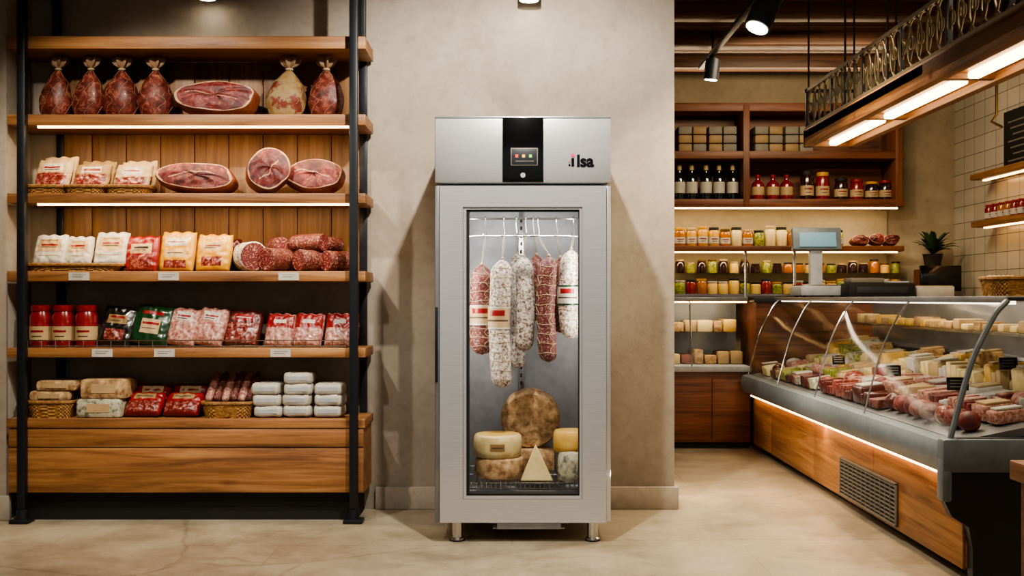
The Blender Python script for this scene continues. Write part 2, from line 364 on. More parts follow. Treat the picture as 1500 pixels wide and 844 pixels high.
def cut_ham(cx,w,h,d,z,y,seed,rx=-.25,ry=0,rz=0,name='cut_ham',face=MEAT,fat=.86,rind=RIND):
    b=MB(name)
    def R(a):
        return 1+.13*nz(math.cos(a)*1.1+seed,math.sin(a)*1.1,seed)+.05*math.cos(2*a+seed)-.04*math.cos(3*a)
    def fn(u,v):
        a=2*PI*u
        if v<.5: t=v/.5; r=.93*t; yy=-d/2-.012*(1-t*t)
        else:
            t=(v-.5)/.5; ang=t*PI
            r=(.93+.07*math.sin(min(ang,PI/2)*1.0)) if ang<PI/2 else max(0,math.sin(ang))**.45
            yy=-d/2*math.cos(ang)
        k=R(a)*r
        return (w/2*k*math.cos(a),yy+.008*nz(math.cos(a)*2,math.sin(a)*2+v*5,seed),h/2*k*math.sin(a))
    def mf(u,v):
        a=2*PI*u; r=v/.5
        if v<.44:
            px_,pz_=r*math.cos(a),r*math.sin(a)
            q=pz_-.25*math.sin(px_*2.2+seed)-.12*nz(px_*3,seed,0)
            if abs(q)<.025 and -.7<px_<.55: return FAT
        if v<.475*fat/.86+.025*nz(math.cos(a)*2,math.sin(a)*2,seed): return face
        if v<.515: return FAT
        return rind
    b.surf(fn,84,64,face,cu=True,mf=mf)
    b.finish(at=(cx,y,z),rot=(rx,ry,rz))
def pack(cx,w,h,d,z,y,base,regs,lean=-.3,yaw=0,name='meat_packet',roll=0):
    b=MB(name); sd=random.random()*99
    def P(u,v,sg):
        uu=2*u-1; vv=2*v-1
        t=d/2*max(0,(1-abs(uu)**4)*(1-abs(vv)**6))**.5+.006*nz(uu*4+sd,vv*4,sd)*(1 if abs(uu)<.99 and abs(vv)<.99 else 0)
        ww=w/2*(1-.05*abs(vv)**2)
        return (uu*ww,sg*t,v*h+.004*math.sin(uu*9+sd)*(vv>.8))
    def mf(u,v):
        for (a,bb,c,dd,m) in regs:
            if a<=u<=bb and c<=v<=dd: return m
        return base
    b.surf(lambda u,v:P(u,v,-1),28,36,base,mf=mf); b.surf(lambda u,v:P(u,v,1),28,36,base)
    b.finish(at=(cx,y,z),rot=(lean,roll,yaw),angle=60)
def basket(cx,w,dp,h,z,y,name='wicker_basket',bb=None):
    b=bb or MB(name)
    if bb: b.T=Matrix.Translation((cx,y,z))
    def ring(a,k,off=0):
        c,s=math.cos(a),math.sin(a); e=.45
        return (math.copysign(abs(c)**e,c)*(w/2*k+off),math.copysign(abs(s)**e,s)*(dp/2*k+off))
    rows=max(6,int(h/.009)); 
    def fn(u,v):
        a=2*PI*u; x,y=ring(a,.86+.14*v,.0035*math.sin(a*24+PI*round(v*rows))); return (x,y,.004+v*h)
    b.surf(fn,120,rows,WICK,cu=True)
    def fn2(u,v):
        a=2*PI*u; x,y=ring(a,(.86+.12*v)*.95); return (x,y,.006+v*h)
    b.surf(fn2,48,3,WICK,cu=True)
    b.surf(lambda u,v:(*ring(2*PI*u,.86*v),.004),48,2,WICK,cu=True)
    for r in (0,1): b.tube([(*ring(2*PI*i/60,1),h+.002-r*.006) for i in range(60)],.006,WICK,6,closed=True)
    b.T=Matrix.Identity(4)
    if not bb: return b.finish(at=(cx,y,z))
def salami_log(cx,r,L,z,y,yaw,mat=SALR,name='salami_roll',cut=True):
    b=MB(name); sd=random.random()*60
    def fn(u,v):
        a=2*PI*u; t=v
        if t<.2: k=t/.2*.97; yy=-L/2
        else:
            q=(t-.2)/.8; yy=-L/2+q*L; k=1-(max(0,q-.7)/.3)**3
            k*=1+.05*nz(math.cos(a)*2+sd,math.sin(a)*2,q*5)
        return (r*k*math.cos(a),yy,r*k*math.sin(a))
    b.surf(fn,32,26,mat,cu=True,mf=(lambda u,v: SALC if v<.19 else mat) if cut else None)
    b.finish(at=(cx,y,z),rot=(0,0,yaw))
def jar(cx,y,z,r,h,content,lid,label=PWHITE,name='sauce_jar'):
    b=MB(name)
    b.lathe([(0,0),(r*.9,0),(r,.01),(r,h*.74),(r*.82,h*.84),(r*.8,h*.86)],content,24)
    b.lathe([(0,h*.86),(r*.88,h*.86),(r*.9,h*.88),(r*.9,h*.985),(r*.84,h),(0,h)],lid,24)
    if label:
        b.lathe([(r+.001,h*.16),(r+.001,h*.5)],label,24)
        b.surf(lambda u,v:((r+.0018)*math.cos(-PI/2+(u-.5)*1.2),(r+.0018)*math.sin(-PI/2+(u-.5)*1.2),h*(.36+.05*v)),10,1,PRED)
        b.surf(lambda u,v:((r+.0018)*math.cos(-PI/2+(u-.5)*.9),(r+.0018)*math.sin(-PI/2+(u-.5)*.9),h*(.25+.03*v)),10,1,PRINT)
    b.finish(at=(cx,y,z))
# Row A
zA=2.142; d=5.8
for px,w,t in ((84,46,.09),(132,46,.09),(180,50,.03),(230,48,.02)):
    bagged_ham(X(px-3,d),w*d/F*1.04,.325,zA,d,tilt=t)
cut_ham(X(322,d),.48,.17,.18,zA,d,3.1,rx=-.2)
bagged_ham(X(418,d),.21,.325,zA,d,mat=RUSTY,tilt=.10)
bagged_ham(X(478,d),.195,.325,zA,d,tilt=0)
# Row B
zB=1.726
def basket_packs(px0,px1,regs,base,h=.17,n=2):
    w=(px1-px0)*d/F; cx=X((px0+px1)/2,d)
    basket(cx,w,.2,.045,zB,5.76)
    for i in range(n):
        pack(cx+.014*i,w*.86,h+.015*i,.05,zB+.02,5.75+.05*i,base,regs,lean=-.42+.12*i,yaw=-.12)
R1=[(.06,.94,.05,.52,PMEAT),(.25,.72,.68,.72,PRED),(.3,.7,.62,.64,PRINT),(.2,.78,.57,.84,PWHITE)]
basket_packs(47,111,R1,PCREAM,.19); basket_packs(104,168,[(.06,.94,.05,.56,PMEAT),(.3,.75,.68,.74,PRED),(.2,.8,.62,.82,PWHITE)],PTAN,.165); basket_packs(163,228,[(.06,.94,.05,.45,PMEAT),(.3,.7,.64,.7,PRED),(.3,.6,.57,.59,PRINT),(.2,.8,.5,.8,PWHITE)],PCREAM,.165)
cut_ham(X(293,d),.45,.16,.16,zB,d,7.7,rx=-.25)
cut_ham(X(392,5.74),.23,.235,.20,zB,5.76,12.2,rx=-.15,rz=.35,ry=-.5)
cut_ham(X(463,d),.345,.17,.14,zB,d+.01,21.5,rx=-.3)
# Row C
zC=1.317
basket(X(115,d),.535,.2,.04,zC,5.76)
for px,w,h in ((76,50,.175),(118,42,.165),(165,52,.19)):
    pack(X(px,d),w*d/F,h,.05,zC+.03,5.76,PWHITE,[(.25,.75,.75,.8,PTAN),(.25,.75,.62,.67,PRED),(.25,.7,.55,.57,PRINT),(.25,.62,.49,.51,PRINT),(.14,.86,.42,.84,PCREAM),(.2,.8,.1,.12,PTAN),(.2,.8,.28,.3,PTAN)],lean=-.3,yaw=-.1)
pack(X(212,d),.185,.195,.06,zC,5.74,PRED,[(.15,.85,.06,.42,PMEAT),(.3,.7,.62,.66,BLKM),(.3,.66,.55,.57,PRINT),(.18,.82,.48,.76,PCREAM)],lean=-.25,yaw=-.12)
pack(X(262,d),.2,.22,.07,zC,5.75,PYEL,[(.25,.75,.69,.73,PRED),(.18,.82,.6,.8,PWHITE),(.3,.7,.42,.45,PRINT),(.18,.82,.34,.5,PCREAM),(.18,.82,.06,.26,PMEAT)],lean=-.25,yaw=-.15)
pack(X(316,d),.2,.205,.07,zC,5.74,PYEL,[(.3,.7,.64,.68,PRED),(.3,.6,.58,.6,PRINT),(.2,.8,.54,.76,PCREAM),(.2,.8,.1,.36,PMEAT)],lean=-.25,yaw=-.15)
pack(X(330,d),.15,.18,.05,zC,5.86,PBRN,[],lean=-.1)
salami_log(X(362,5.75),.078,.19,zC,5.78,.55,SALW)
salami_log(X(407,5.75),.062,.2,zC,5.77,-.5,SALR); salami_log(X(458,5.75),.058,.2,zC,5.78,-.75,SALR)
salami_log(X(496,5.8),.055,.18,zC,5.80,-.7,SALR); salami_log(X(446,5.78),.048,.24,zC+.108,5.82,1.1,SALR)
salami_log(X(480,5.8),.042,.18,zC+.105,5.85,-1.0,SALR); salami_log(X(400,5.8),.045,.16,zC+.10,5.88,.6,SALR)
# Row D
zD=.912
for px in (60,93,127): jar(X(px,5.76),5.76,zD,.058,.225,JRED,JRED,PCREAM)
pack(X(172,d),.19,.22,.06,zD,5.74,PBLK,[(.2,.8,.12,.4,PMEAT),(.3,.7,.66,.71,PRED),(.3,.6,.58,.6,PRINT),(.22,.78,.52,.76,PTAN)],lean=-.35,yaw=-.1,roll=.1)
pack(X(222,d),.21,.225,.07,zD,5.74,PGRN,[(.3,.7,.48,.54,PRED),(.3,.66,.36,.38,PRINT),(.26,.74,.26,.62,PCREAM),(.2,.8,.72,.8,PRED)],lean=-.35,yaw=-.1,roll=.12)
for px in (268,308): pack(X(px,d),.165,.21,.07,zD,5.74,PPNK,[(.3,.7,.73,.77,PRED),(.3,.6,.68,.7,PRINT),(.2,.8,.64,.85,PWHITE)],lean=-.35,yaw=-.12,roll=.12)
pack(X(356,d),.2,.2,.07,zD,5.75,PBRN,[(.08,.92,.06,.6,PMEAT),(.3,.7,.74,.79,PWHITE),(.2,.8,.68,.85,PRED)],lean=-.38,yaw=-.1,roll=.06)
for px in (410,452,497): 
    pack(X(px,d),.16,.185,.06,zD,5.75,PPNK,[(.3,.7,.66,.78,PWHITE),(.05,.95,.54,.95,PRED)],lean=-.35,yaw=-.1,roll=.05)
    pack(X(px+6,d),.15,.18,.05,zD,5.85,PRED,[(.05,.95,.1,.5,PMEAT)],lean=-.15)
# Row E
zE=.54
basket(X(82,5.78),.25,.22,.09,zE,5.78)
def blockcheese(px,w,h,z,y,m1=CHR,name='cheese_block',rot=0):
    b=MB(name); b.box(-w/2,w/2,-.09,.09,0,h,m1,.018); b.box(-w*.25,w*.25,-.0925,-.088,h*.3,h*.75,PCREAM); b.finish(at=(X(px,y),y,z),rot=(0,0,rot))
for px,z in ((82,zE+.085),(92,zE+.14)): blockcheese(px,.22,.055,z,5.80,CHR)
blockcheese(153,.24,.10,zE,5.77,CHB); blockcheese(160,.25,.105,zE+.10,5.78,CHR)
for px in (214,270):
    pack(X(px,5.78),.205,.14,.07,zE,5.71,PRED,[(.08,.92,.06,.5,PMEAT),(.3,.7,.7,.76,PRINT),(.2,.8,.6,.86,PTAN)],lean=-.75,yaw=-.08)
    pack(X(px+5,5.78),.2,.18,.06,zE,5.80,PRED,[(.08,.92,.06,.5,PMEAT),(.3,.7,.72,.78,PRED),(.2,.8,.62,.88,PCREAM)],lean=-.5,yaw=.05)
basket(X(338,5.77),.28,.22,.085,zE,5.77,name='sausage_basket')
for i in range(6):
    b=MB('sausage')
    b.lathe([(0,0),(.012,.003),(.021,.02),(.023,.09),(.022,.16),(.012,.195),(0,.2)],PPNK if i%2==0 else SALR,16,steps=18)
    b.finish(at=(X(306+i*12,5.77),5.75,zE+.075+.002*(i%2)),rot=(-.75,.15,0))
pz=[(395,3),(439,4),(484,3)]
for px,n in pz:
    for k in range(n):
        w=.155; b=MB('white_packet')
        def fn(u,v,w=w):
            a=2*PI*u; c,s=math.cos(a),math.sin(a); e=.3; ph=(v-.5)*PI; cc=max(0,math.cos(ph))**.22 if abs(v-.5)<.499 else 0
            return (math.copysign(abs(c)**e,c)*w/2*cc,math.copysign(abs(s)**e,s)*.1*cc,.031+.031*math.copysign(abs(math.sin(ph))**.6,v-.5)+.007*nz(c*3+k+px,s*3,k))
        b.surf(fn,44,16,PWHITE,cu=True,cap=True)
        b.box(-.05,.05,-.1015,-.098,.022,.042,LGREY)
        b.finish(at=(X(px+random.uniform(-2,2),5.77),5.78,zE+k*.0585),rot=(0,0,random.uniform(-.06,.06)))

# ------------------------------------------------------------------ refrigerator
fr=empty('refrigerated_cabinet')
fy=5.16; x0,x1=X(637,fy),X(895,fy); zt=Z(170,fy); zh=Z(268,fy)
b=MB('cabinet_body')
b.box(x0+.003,x0+.055,fy+.065,5.92,.10,zh-.006,STEEL,.004); b.box(x1-.055,x1-.003,fy+.065,5.92,.10,zh-.006,STEEL,.004)
b.box(x0+.003,x1-.003,5.87,5.92,.10,zh-.006,STEEL,.003)
b.box(x0+.05,x1-.05,fy+.065,5.87,zh-.05,zh-.006,STEEL); b.box(x0+.05,x1-.05,fy+.065,5.87,.10,.15,STEEL)
b.box(x1-.024,x1,fy+.012,fy+.07,.10,zh-.008,STEEL,.004); b.box(x0,x0+.012,fy+.02,fy+.07,.10,zh-.008,BLACK,.003)
b.finish(parent=fr)
b=MB('header_panel')
b.box(x0,x1,fy,5.92,zh,zt-.012,STEEL,.006); b.box(x0,x1,fy+.004,5.92,zt-.014,zt,STEELD,.004)
b.finish(parent=fr)
b=MB('control_panel')
b.box(X(736,fy),X(796,fy),fy-.006,fy+.002,zh+.004,zt-.008,BLKG,.002)
b.box(X(748,fy),X(788,fy),fy-.009,fy-.005,Z(243,fy),Z(217,fy),GREYB,.002)
b.box(X(749.5,fy),X(786.5,fy),fy-.0105,fy-.0085,Z(241.5,fy),Z(218.5,fy),DARKP,.001)
for px,m in ((757,DRED),(767,DYEL),(777,DGRN)): b.box(X(px-2,fy),X(px+2,fy),fy-.0115,fy-.0104,Z(231,fy),Z(227,fy),m)
b.box(X(755,fy),X(782,fy),fy-.0115,fy-.0104,Z(237,fy),Z(236,fy),GREYB)
b.cyl((X(766,fy),fy-.006,Z(257,fy)),(X(766,fy),fy-.012,Z(257,fy)),.012,LGREY,n=24)
b.finish(parent=fr)
dx0,dx1,dz0,dz1=X(644,fy),X(888,fy),Z(766,fy),Z(272,fy)
b=MB('door')
b.frame(dx0,dx1,dz0,dz1,X(678,fy),X(853,fy),Z(732,fy),Z(303,fy),fy,fy+.06,STEEL)
b.box(x0,dx0-.002,fy+.004,fy+.06,dz0,dz1,STEELD,.003)
b.box(x0+.001,x0+.014,fy-.001,fy+.03,Z(560,fy),Z(450,fy),BLACK,.002)
for px in (682,850): b.cyl((X(px,fy),fy+.03,dz1-.004),(X(px,fy),fy+.03,dz1+.004),.006,BLACK)
b.finish(parent=fr)
b=MB('door_gasket')
b.frame(X(678,fy),X(853,fy),Z(732,fy),Z(303,fy),X(687,fy),X(848,fy),Z(724,fy),Z(309,fy),fy+.012,fy+.075,BLKM)
b.frame(X(678.5,fy),X(852.5,fy),Z(731.5,fy),Z(303.5,fy),X(683,fy),X(849,fy),Z(727,fy),Z(307,fy),fy+.006,fy+.014,STEEL)
b.finish(parent=fr)
b=MB('door_glass'); b.box(X(685,fy),X(850,fy),fy+.028,fy+.034,Z(727,fy),Z(306,fy),GLASS); b.finish(parent=fr)
b=MB('interior_liner')
L0,L1=x0+.056,x1-.056
b.box(L0,L0+.01,fy+.08,5.868,.152,zh-.052,LINER); b.box(L1-.01,L1,fy+.08,5.868,.152,zh-.052,LINER)
b.box(L0,L1,5.855,5.868,.152,zh-.052,LINER); b.box(L0,L1,fy+.08,5.86,.152,.165,LINER); b.box(L0,L1,fy+.08,5.86,zh-.065,zh-.052,LINER)
for x in (L0+.03,L1-.03,.05):
    b.box(x-.014,x+.014,5.835,5.853,.17,zh-.07,CHROME,.002)
    for k in range(34):
        z=.2+k*.042; b.box(x-.005,x+.005,5.832,5.836,z,z+.02,BLKM)
for sx,x in ((1,L0+.01),(-1,L1-.01)):
    for y in (5.32,5.74):
        b.box(min(x,x+sx*.012),max(x,x+sx*.012),y-.012,y+.012,.17,zh-.07,CHROME,.002)
b.finish(parent=fr)
b=MB('hanging_rail')
rz=1.49; ry=5.46
for y,z in ((ry,rz),(ry,rz+.088)): b.tube([(L0+.01,y,z),(L1-.01,y,z)],.005,CHROME,8)
b.finish(parent=fr)
b=MB('wire_shelf'); sz=.272
for y in (5.27,5.55,5.83): b.tube([(L0+.01,y,sz-.006),(L1-.01,y,sz-.006)],.005,CHROME,8)
b.tube([(L0+.01,5.26,sz-.03),(L1-.01,5.26,sz-.03)],.004,CHROME,8)
for k in range(30):
    x=L0+.02+(L1-L0-.04)*k/29; b.tube([(x,5.83,sz),(x,5.265,sz),(x,5.255,sz-.03)],.0028,CHROME,6)
b.finish(parent=fr)
b=MB('feet')
for px in (670,868):
    for y in (fy+.05,5.85):
        x=X(px,fy+.05)
        b.lathe([(0,0),(.034,0),(.036,.006),(.034,.014),(.026,.02),(.026,.09),(.034,.094),(.034,.103),(0,.103)],CHROME,24,c=(x,y,0))
        b.lathe([(0,0.0),(.037,0.0),(.037,.008),(0,.008)],BLKM,24,c=(x,y,0))
b.box(X(722,fy),X(828,fy),fy+.03,fy+.5,.060,.066,LGREY,.002); b.box(X(716,fy),X(834,fy),fy+.028,fy+.5,.088,.10,LGREY,.003)
b.box(X(728,fy),X(822,fy),fy+.022,fy+.034,.060,.09,LGREY,.004)
b.finish(parent=fr)
def text(s,x,z,size,mat,y,off=.0,parent=None,rot=(PI/2,0,0),name='lettering'):
    c=bpy.data.curves.new(name,'FONT'); c.body=s; c.size=size; c.extrude=.0008; c.offset=off; c.materials.append(mat)
    o=bpy.data.objects.new(name,c); bpy.context.scene.collection.objects.link(o); o.location=(x,y,z); o.rotation_euler=rot
    if parent: o.parent=parent
    return o
zb=Z(244,fy)
text('lsa',X(844.5,fy),zb,.080,BLKG,fy-.001,.0030,fr,name='logo_letters')
b=MB('logo_mark'); xx=X(839,fy)
b.cyl((xx,fy+.001,zb+.053),(xx,fy-.003,zb+.053),.008,PINK,n=20); b.box(xx-.0065,xx+.0065,fy-.003,fy+.001,zb,zb+.04,BLKG,.001)
b.cyl((xx-.0155,fy+.001,zb+.024),(xx-.0155,fy-.003,zb+.024),.0045,PINK,n=16); b.cyl((xx-.0155,fy+.001,zb+.007),(xx-.0155,fy-.003,zb+.007),.005,BLKG,n=16)
b.finish(parent=fr)

def salami(px,pt,pb,wpx,y,mat,net=None,label=None,lab=(0,0),hook=None):
    wpx*=1.1
    dd=y; cx=X(px,dd); zt=Z(pt,dd); zb=Z(pb,dd); r=wpx*dd/F/2; Lh=zt-zb; sd=random.random()*80
    b=MB('hanging_salami')
    def prof(t):
        e=r*1.1/Lh
        if t<e: q=1-t/e; return max(0,1-q*q)**.5
        if t>1-e*1.4: q=min(1,(t-(1-e*1.4))/(e*1.4)); return max(.08,max(0,1-q*q)**.6)
        return 1
    bend=random.uniform(-.35,.35)*r
    def cen(t): return bend*math.sin(t*PI)
    def rr(a,t): return r*prof(t)*(1+.10*nz(math.cos(a)+sd,math.sin(a),t*5)+.05*nz(math.cos(a)*4,math.sin(a)*4+sd,t*18))
    b.surf(lambda u,v:(cx+cen(v)+rr(2*PI*u,v)*math.cos(2*PI*u),y+rr(2*PI*u,v)*math.sin(2*PI*u),zb+v*Lh),28,48,mat,cu=True,cap=True)
    if net:
        n=max(4,int(Lh/.045))
        for k in range(1,n):
            t=k/n; b.tube([(cx+cen(t)+(rr(2*PI*i/20,t)+.001)*math.cos(2*PI*i/20),y+(rr(2*PI*i/20,t)+.001)*math.sin(2*PI*i/20),zb+t*Lh+.003*math.sin(i*.9+k)) for i in range(20)],.0015,net,5,closed=True)
        for ph in range(4):
            b.tube([(cx+cen(t)+(rr(a,t)+.001)*math.cos(a),y+(rr(a,t)+.001)*math.sin(a),zb+t*Lh) for t,a in [((i+.5)/41,ph*PI/2+.5+.25*math.sin(i*1.1)) for i in range(41)]],.0014,net,5)
    if label:
        z0,z1=Z(lab[1],dd),Z(lab[0],dd)
        cols,accent=label
        def lf(u,v):
            t=((z0+(z1-z0)*v)-zb)/Lh; a=2*PI*u; q=rr(a,t)+.0035; return (cx+cen(t)+q*math.cos(a),y+q*math.sin(a),z0+(z1-z0)*v)
        def lm(u,v):
            aa=abs(u-.72)
            if accent and aa<.12 and .6<v<.8: return accent
            if accent and aa<.16 and .3<v<.4: return PRINT
            if v<.1 or v>.92: return cols[1]
            return cols[0]
        b.surf(lf,36,12,cols[0],cu=True,mf=lm)
    hx=cx if hook is None else X(hook,ry)
    b.tube([(cx,y,zt-.01),(cx,y,zt+.012),(cx*.5+hx*.5-.004,(y+ry)/2,(zt+rz)/2),(hx,ry-.009,rz+.005)],.0016,TWINE,6)
    b.tube([(cx,y,zt+.01),(cx*.5+hx*.5+.006,(y+ry)/2,(zt+rz)/2),(hx+.003,ry-.009,rz+.005)],.0013,TWINE,6)
    b.lathe([(0,-.008),(.008,-.004),(.009,.002),(.003,.01)],TWINE,10,c=(cx,y,zt+.004))
    hp=[(hx-.012,ry-.012,rz+.012),(hx-.006,ry-.012,rz),(hx+.004,ry-.012,rz),(hx+.006,ry-.011,rz+.02),(hx,ry-.010,rz+.06)]+[(hx+.003*math.sin(i),ry-.010*math.cos(i*PI/6),rz+.088+.010*math.sin(i*PI/6)) for i in range(0,8)]
    b.tube(hp,.0024,CHROME,6)
    b.finish()
salami(706,388,520,31,5.40,SALR,TWINE,((PCREAM,PWHITE),PRED),(447,476),711)
salami(736,380,569,28,5.36,SALW,TWINE,((PCREAM,PWHITE),PRED),(449,482),738)
salami(758,372,540,20,5.60,SALW,None,None,hook=756)
salami(767,376,515,25,5.42,SALW,None,None,hook=770)
salami(786,374,470,20,5.54,SALR,None,None,hook=781)
salami(804,376,531,25,5.37,SALR,TWINE,None,hook=788)
salami(821,378,488,19,5.52,SALR,None,None,hook=815)
salami(837,366,497,27,5.41,SALW,TWINE,((PWHITE,PGRN),PRED),(418,447),840)
# cheeses
def wheel(px,y,z,r,h,side,top,name='cheese_wheel',rot=None,label=False):
    b=MB(name)
    P=[(0,0),(r*.9,0),(r*.98,h*.08),(r*1.015,h*.3),(r*1.02,h*.5),(r*1.015,h*.7),(r*.98,h*.92),(r*.9,h),(0,h)]
    sd=random.random()*40
    def fn(u,v):
        rr,zz=P[round(v*8)]; a=2*PI*u; k=1+.02*nz(math.cos(a)*3+sd,math.sin(a)*3,zz*20); return (rr*k*math.cos(a),rr*k*math.sin(a),zz)
    b.surf(fn,48,8,side,cu=True,mf=lambda u,v: top if (v<.12 or v>.88) else side)
    if label:
        b.surf(lambda u,v:((r*1.032)*math.cos(-PI/2+(u-.5)*.6),(r*1.032)*math.sin(-PI/2+(u-.5)*.6),h*(.35+.3*v)),8,1,PTAN)
        b.surf(lambda u,v:((r*1.036)*math.cos(-PI/2+(u-.5)*.45),(r*1.036)*math.sin(-PI/2+(u-.5)*.45),h*(.46+.06*v)),8,1,PRINT)
    b.finish(at=(X(px,y),y,z),rot=rot)
SZ=sz+.003
wheel(732,5.41,SZ,.122,.105,CHR,CHR); wheel(729,5.41,SZ+.106,.12,.112,CHP,CHY,label=True)
b=MB('cheese_wheel'); r=.155
P=[(0,-.05),(r*.6,-.052),(r*.93,-.048),(r,-.035),(r*1.01,0),(r,.035),(r*.93,.05),(0,.05)]
b.lathe(P,CHR,48,mf=None); b.finish(at=(X(777,5.64),5.66,SZ+.11),rot=(-PI/2+.0+.22,0,0))
b=MB('cheese_block'); b.box(-.1,.1,-.07,.07,0,.11,CHR,.015); b.finish(at=(X(785,5.64),5.66,SZ))
wheel(846,5.50,SZ,.085,.115,CHR,CHR); wheel(836,5.50,SZ+.116,.088,.11,CHY,CHY)
wheel(838,5.33,SZ,.07,.13,CHB,CHB,name='blue_cheese')
b=MB('cheese_wedge')
pts=[(-.085,-.03,0),(.085,-.03,0),(.03,.09,0)]; top=(-.005,.0,.185)
vs=[b.v(p) for p in pts]+[b.v(top)]; 
b.f([vs[0],vs[1],vs[3]],CHP); b.f([vs[1],vs[2],vs[3]],CHY); b.f([vs[2],vs[0],vs[3]],CHR); b.f([vs[0],vs[2],vs[1]],CHY)
o=b.finish(at=(X(786,5.3),5.31,SZ)); m=o.modifiers.new('bev','BEVEL'); m.width=.006; m.segments=2

# ------------------------------------------------------------------ curved deli case
dc=empty('deli_display_case')
cy0,cy1=4.42,8.32; cx0=1.78; cxb=2.85
prof=[(1.805,.585),(1.822,.65),(1.843,.73),(1.868,.82),(1.897,.915),(1.93,.99),(1.966,1.06),(2.0,1.12),(2.045,1.165)]
b=MB('base')
b.box(1.88,cxb,cy0+.03,cy1,.06,.42,WY,.003); b.box(1.93,cxb,cy0+.03,cy1,0,.06,BLKM)
y=cy0+.03
while y<cy1-.1:
    ye=min(y+1.1,cy1); b.box(1.866,1.882,y+.003,ye-.003,.05,.415,WY,.003); y+=1.1
b.finish(parent=dc)
b=MB('vent_grille')
b.box(1.860,1.868,5.2,6.07,.07,.28,BLKM)
for z in (.07,.272): b.box(1.850,1.862,5.19,6.08,z-.004,z+.008,GREYB,.002)
for yy in (5.19,6.068): b.box(1.850,1.862,yy,yy+.012,.07,.28,GREYB,.002)
for k in range(9): b.box(1.853,1.861,5.2,6.07,.088+k*.021,.096+k*.021,GREYB,.001)
for k in range(1,12): b.box(1.852,1.861,5.2+k*.0725,5.204+k*.0725,.07,.28,GREYB)
b.finish(parent=dc)
b=MB('bumper')
pr=[(1.86,.43),(1.79,.45),(1.772,.48),(1.768,.54),(1.785,.578),(1.83,.59),(1.86,.575)]
def bfn(u,v):
    q=pr[min(len(pr)-1,round(u*(len(pr)-1)))]; return (q[0],cy0+.03+v*(cy1-cy0-.03),q[1])
b.surf(bfn,len(pr)-1,1,GREYP)
b.box(1.84,cxb,cy0+.03,cy1,.43,.56,DARKP)
b.finish(parent=dc)
b=MB('end_panel')
pe=[(1.765,.585),(1.760,.50),(1.762,.36),(1.80,.28),(1.87,.235),(1.885,.15),(1.885,0),(2.86,0),(2.86,.60),(1.83,.60)]
ya,yb=cy0-.02,cy0+.032
A=[b.v((p[0],ya,p[1])) for p in pe]; B=[b.v((p[0],yb,p[1])) for p in pe]
b.f(A[::-1],DARKP); b.f(B,DARKP)
for i in range(len(pe)): b.f([A[i],A[(i+1)%len(pe)],B[(i+1)%len(pe)],B[i]],DARKP)
b.box(1.758,2.862,cy0-.034,cy0+.033,.46,.598,GREYP,.012); b.box(1.756,1.80,cy0-.032,cy0+.033,.34,.52,GREYP,.012)
b.finish(parent=dc)
b=MB('led_strip'); b.box(1.835,1.855,cy0+.05,cy1-.05,.421,.429,LEDW); b.finish(parent=dc)
b=MB('top_board'); b.box(2.035,2.45,cy0,cy1,1.163,1.18,DARKP,.004); b.box(2.028,2.05,cy0,cy1,1.155,1.182,STEELD,.004)
b.finish(parent=dc)
b=MB('curved_glass')
b.surf(lambda u,v:(crom(prof,u)[0],cy0+.01+v*(cy1-cy0-.02),crom(prof,u)[1]),24,1,CGLASS)
A=[b.v((p[0],cy0+.012,p[1])) for p in prof]+[b.v((2.8,cy0+.012,1.165)),b.v((2.8,cy0+.012,.60))]
b.f(A,CGLASS)
b.finish(parent=dc)
b=MB('glass_ribs')
for y,r in ((cy0+.005,.013),(5.5,.005),(6.4,.005),(7.3,.005),(8.2,.005)):
    b.tube([(p[0]-.004,y,p[1]) for p in [crom(prof,i/20) for i in range(21)]],r,GREYP if r>.01 else CHROME,8)
b.tube([(2.8,cy0+.01,.6),(2.8,cy0+.01,1.17)],.014,GREYP,8)
b.finish(parent=dc)
b=MB('inner_deck')
def deckz(x): return .585+(x-1.86)*.2
A=[(1.86,.585),(2.7,.753),(2.7,.70),(1.86,.56)]
P0=[b.v((p[0],cy0+.035,p[1])) for p in A]; P1=[b.v((p[0],cy1,p[1])) for p in A]
b.f(P0,STEELD); b.f(P1,STEELD)
for i in range(4): b.f([P0[i],P0[(i+1)%4],P1[(i+1)%4],P1[i]],STEELD)
b.box(2.7,2.85,cy0+.035,cy1,.56,.86,STEELD,.004); b.box(2.79,2.81,cy0+.035,cy1,.86,1.165,STEELD)
b.box(2.78,2.85,cy0,cy1,1.155,1.18,STEELD,.004)
for k in range(52): b.box(2.66,2.70,cy0+.1+k*.072,cy0+.14+k*.072,.755,.84,BLKM)
b.box(2.55,2.785,cy0+.04,cy1,.985,.992,CGLASS); b.box(2.54,2.552,cy0+.04,cy1,.98,.996,CHROME)
b.box(2.06,2.10,cy0+.06,cy1-.1,1.148,1.162,LEDC)
b.finish(parent=dc)
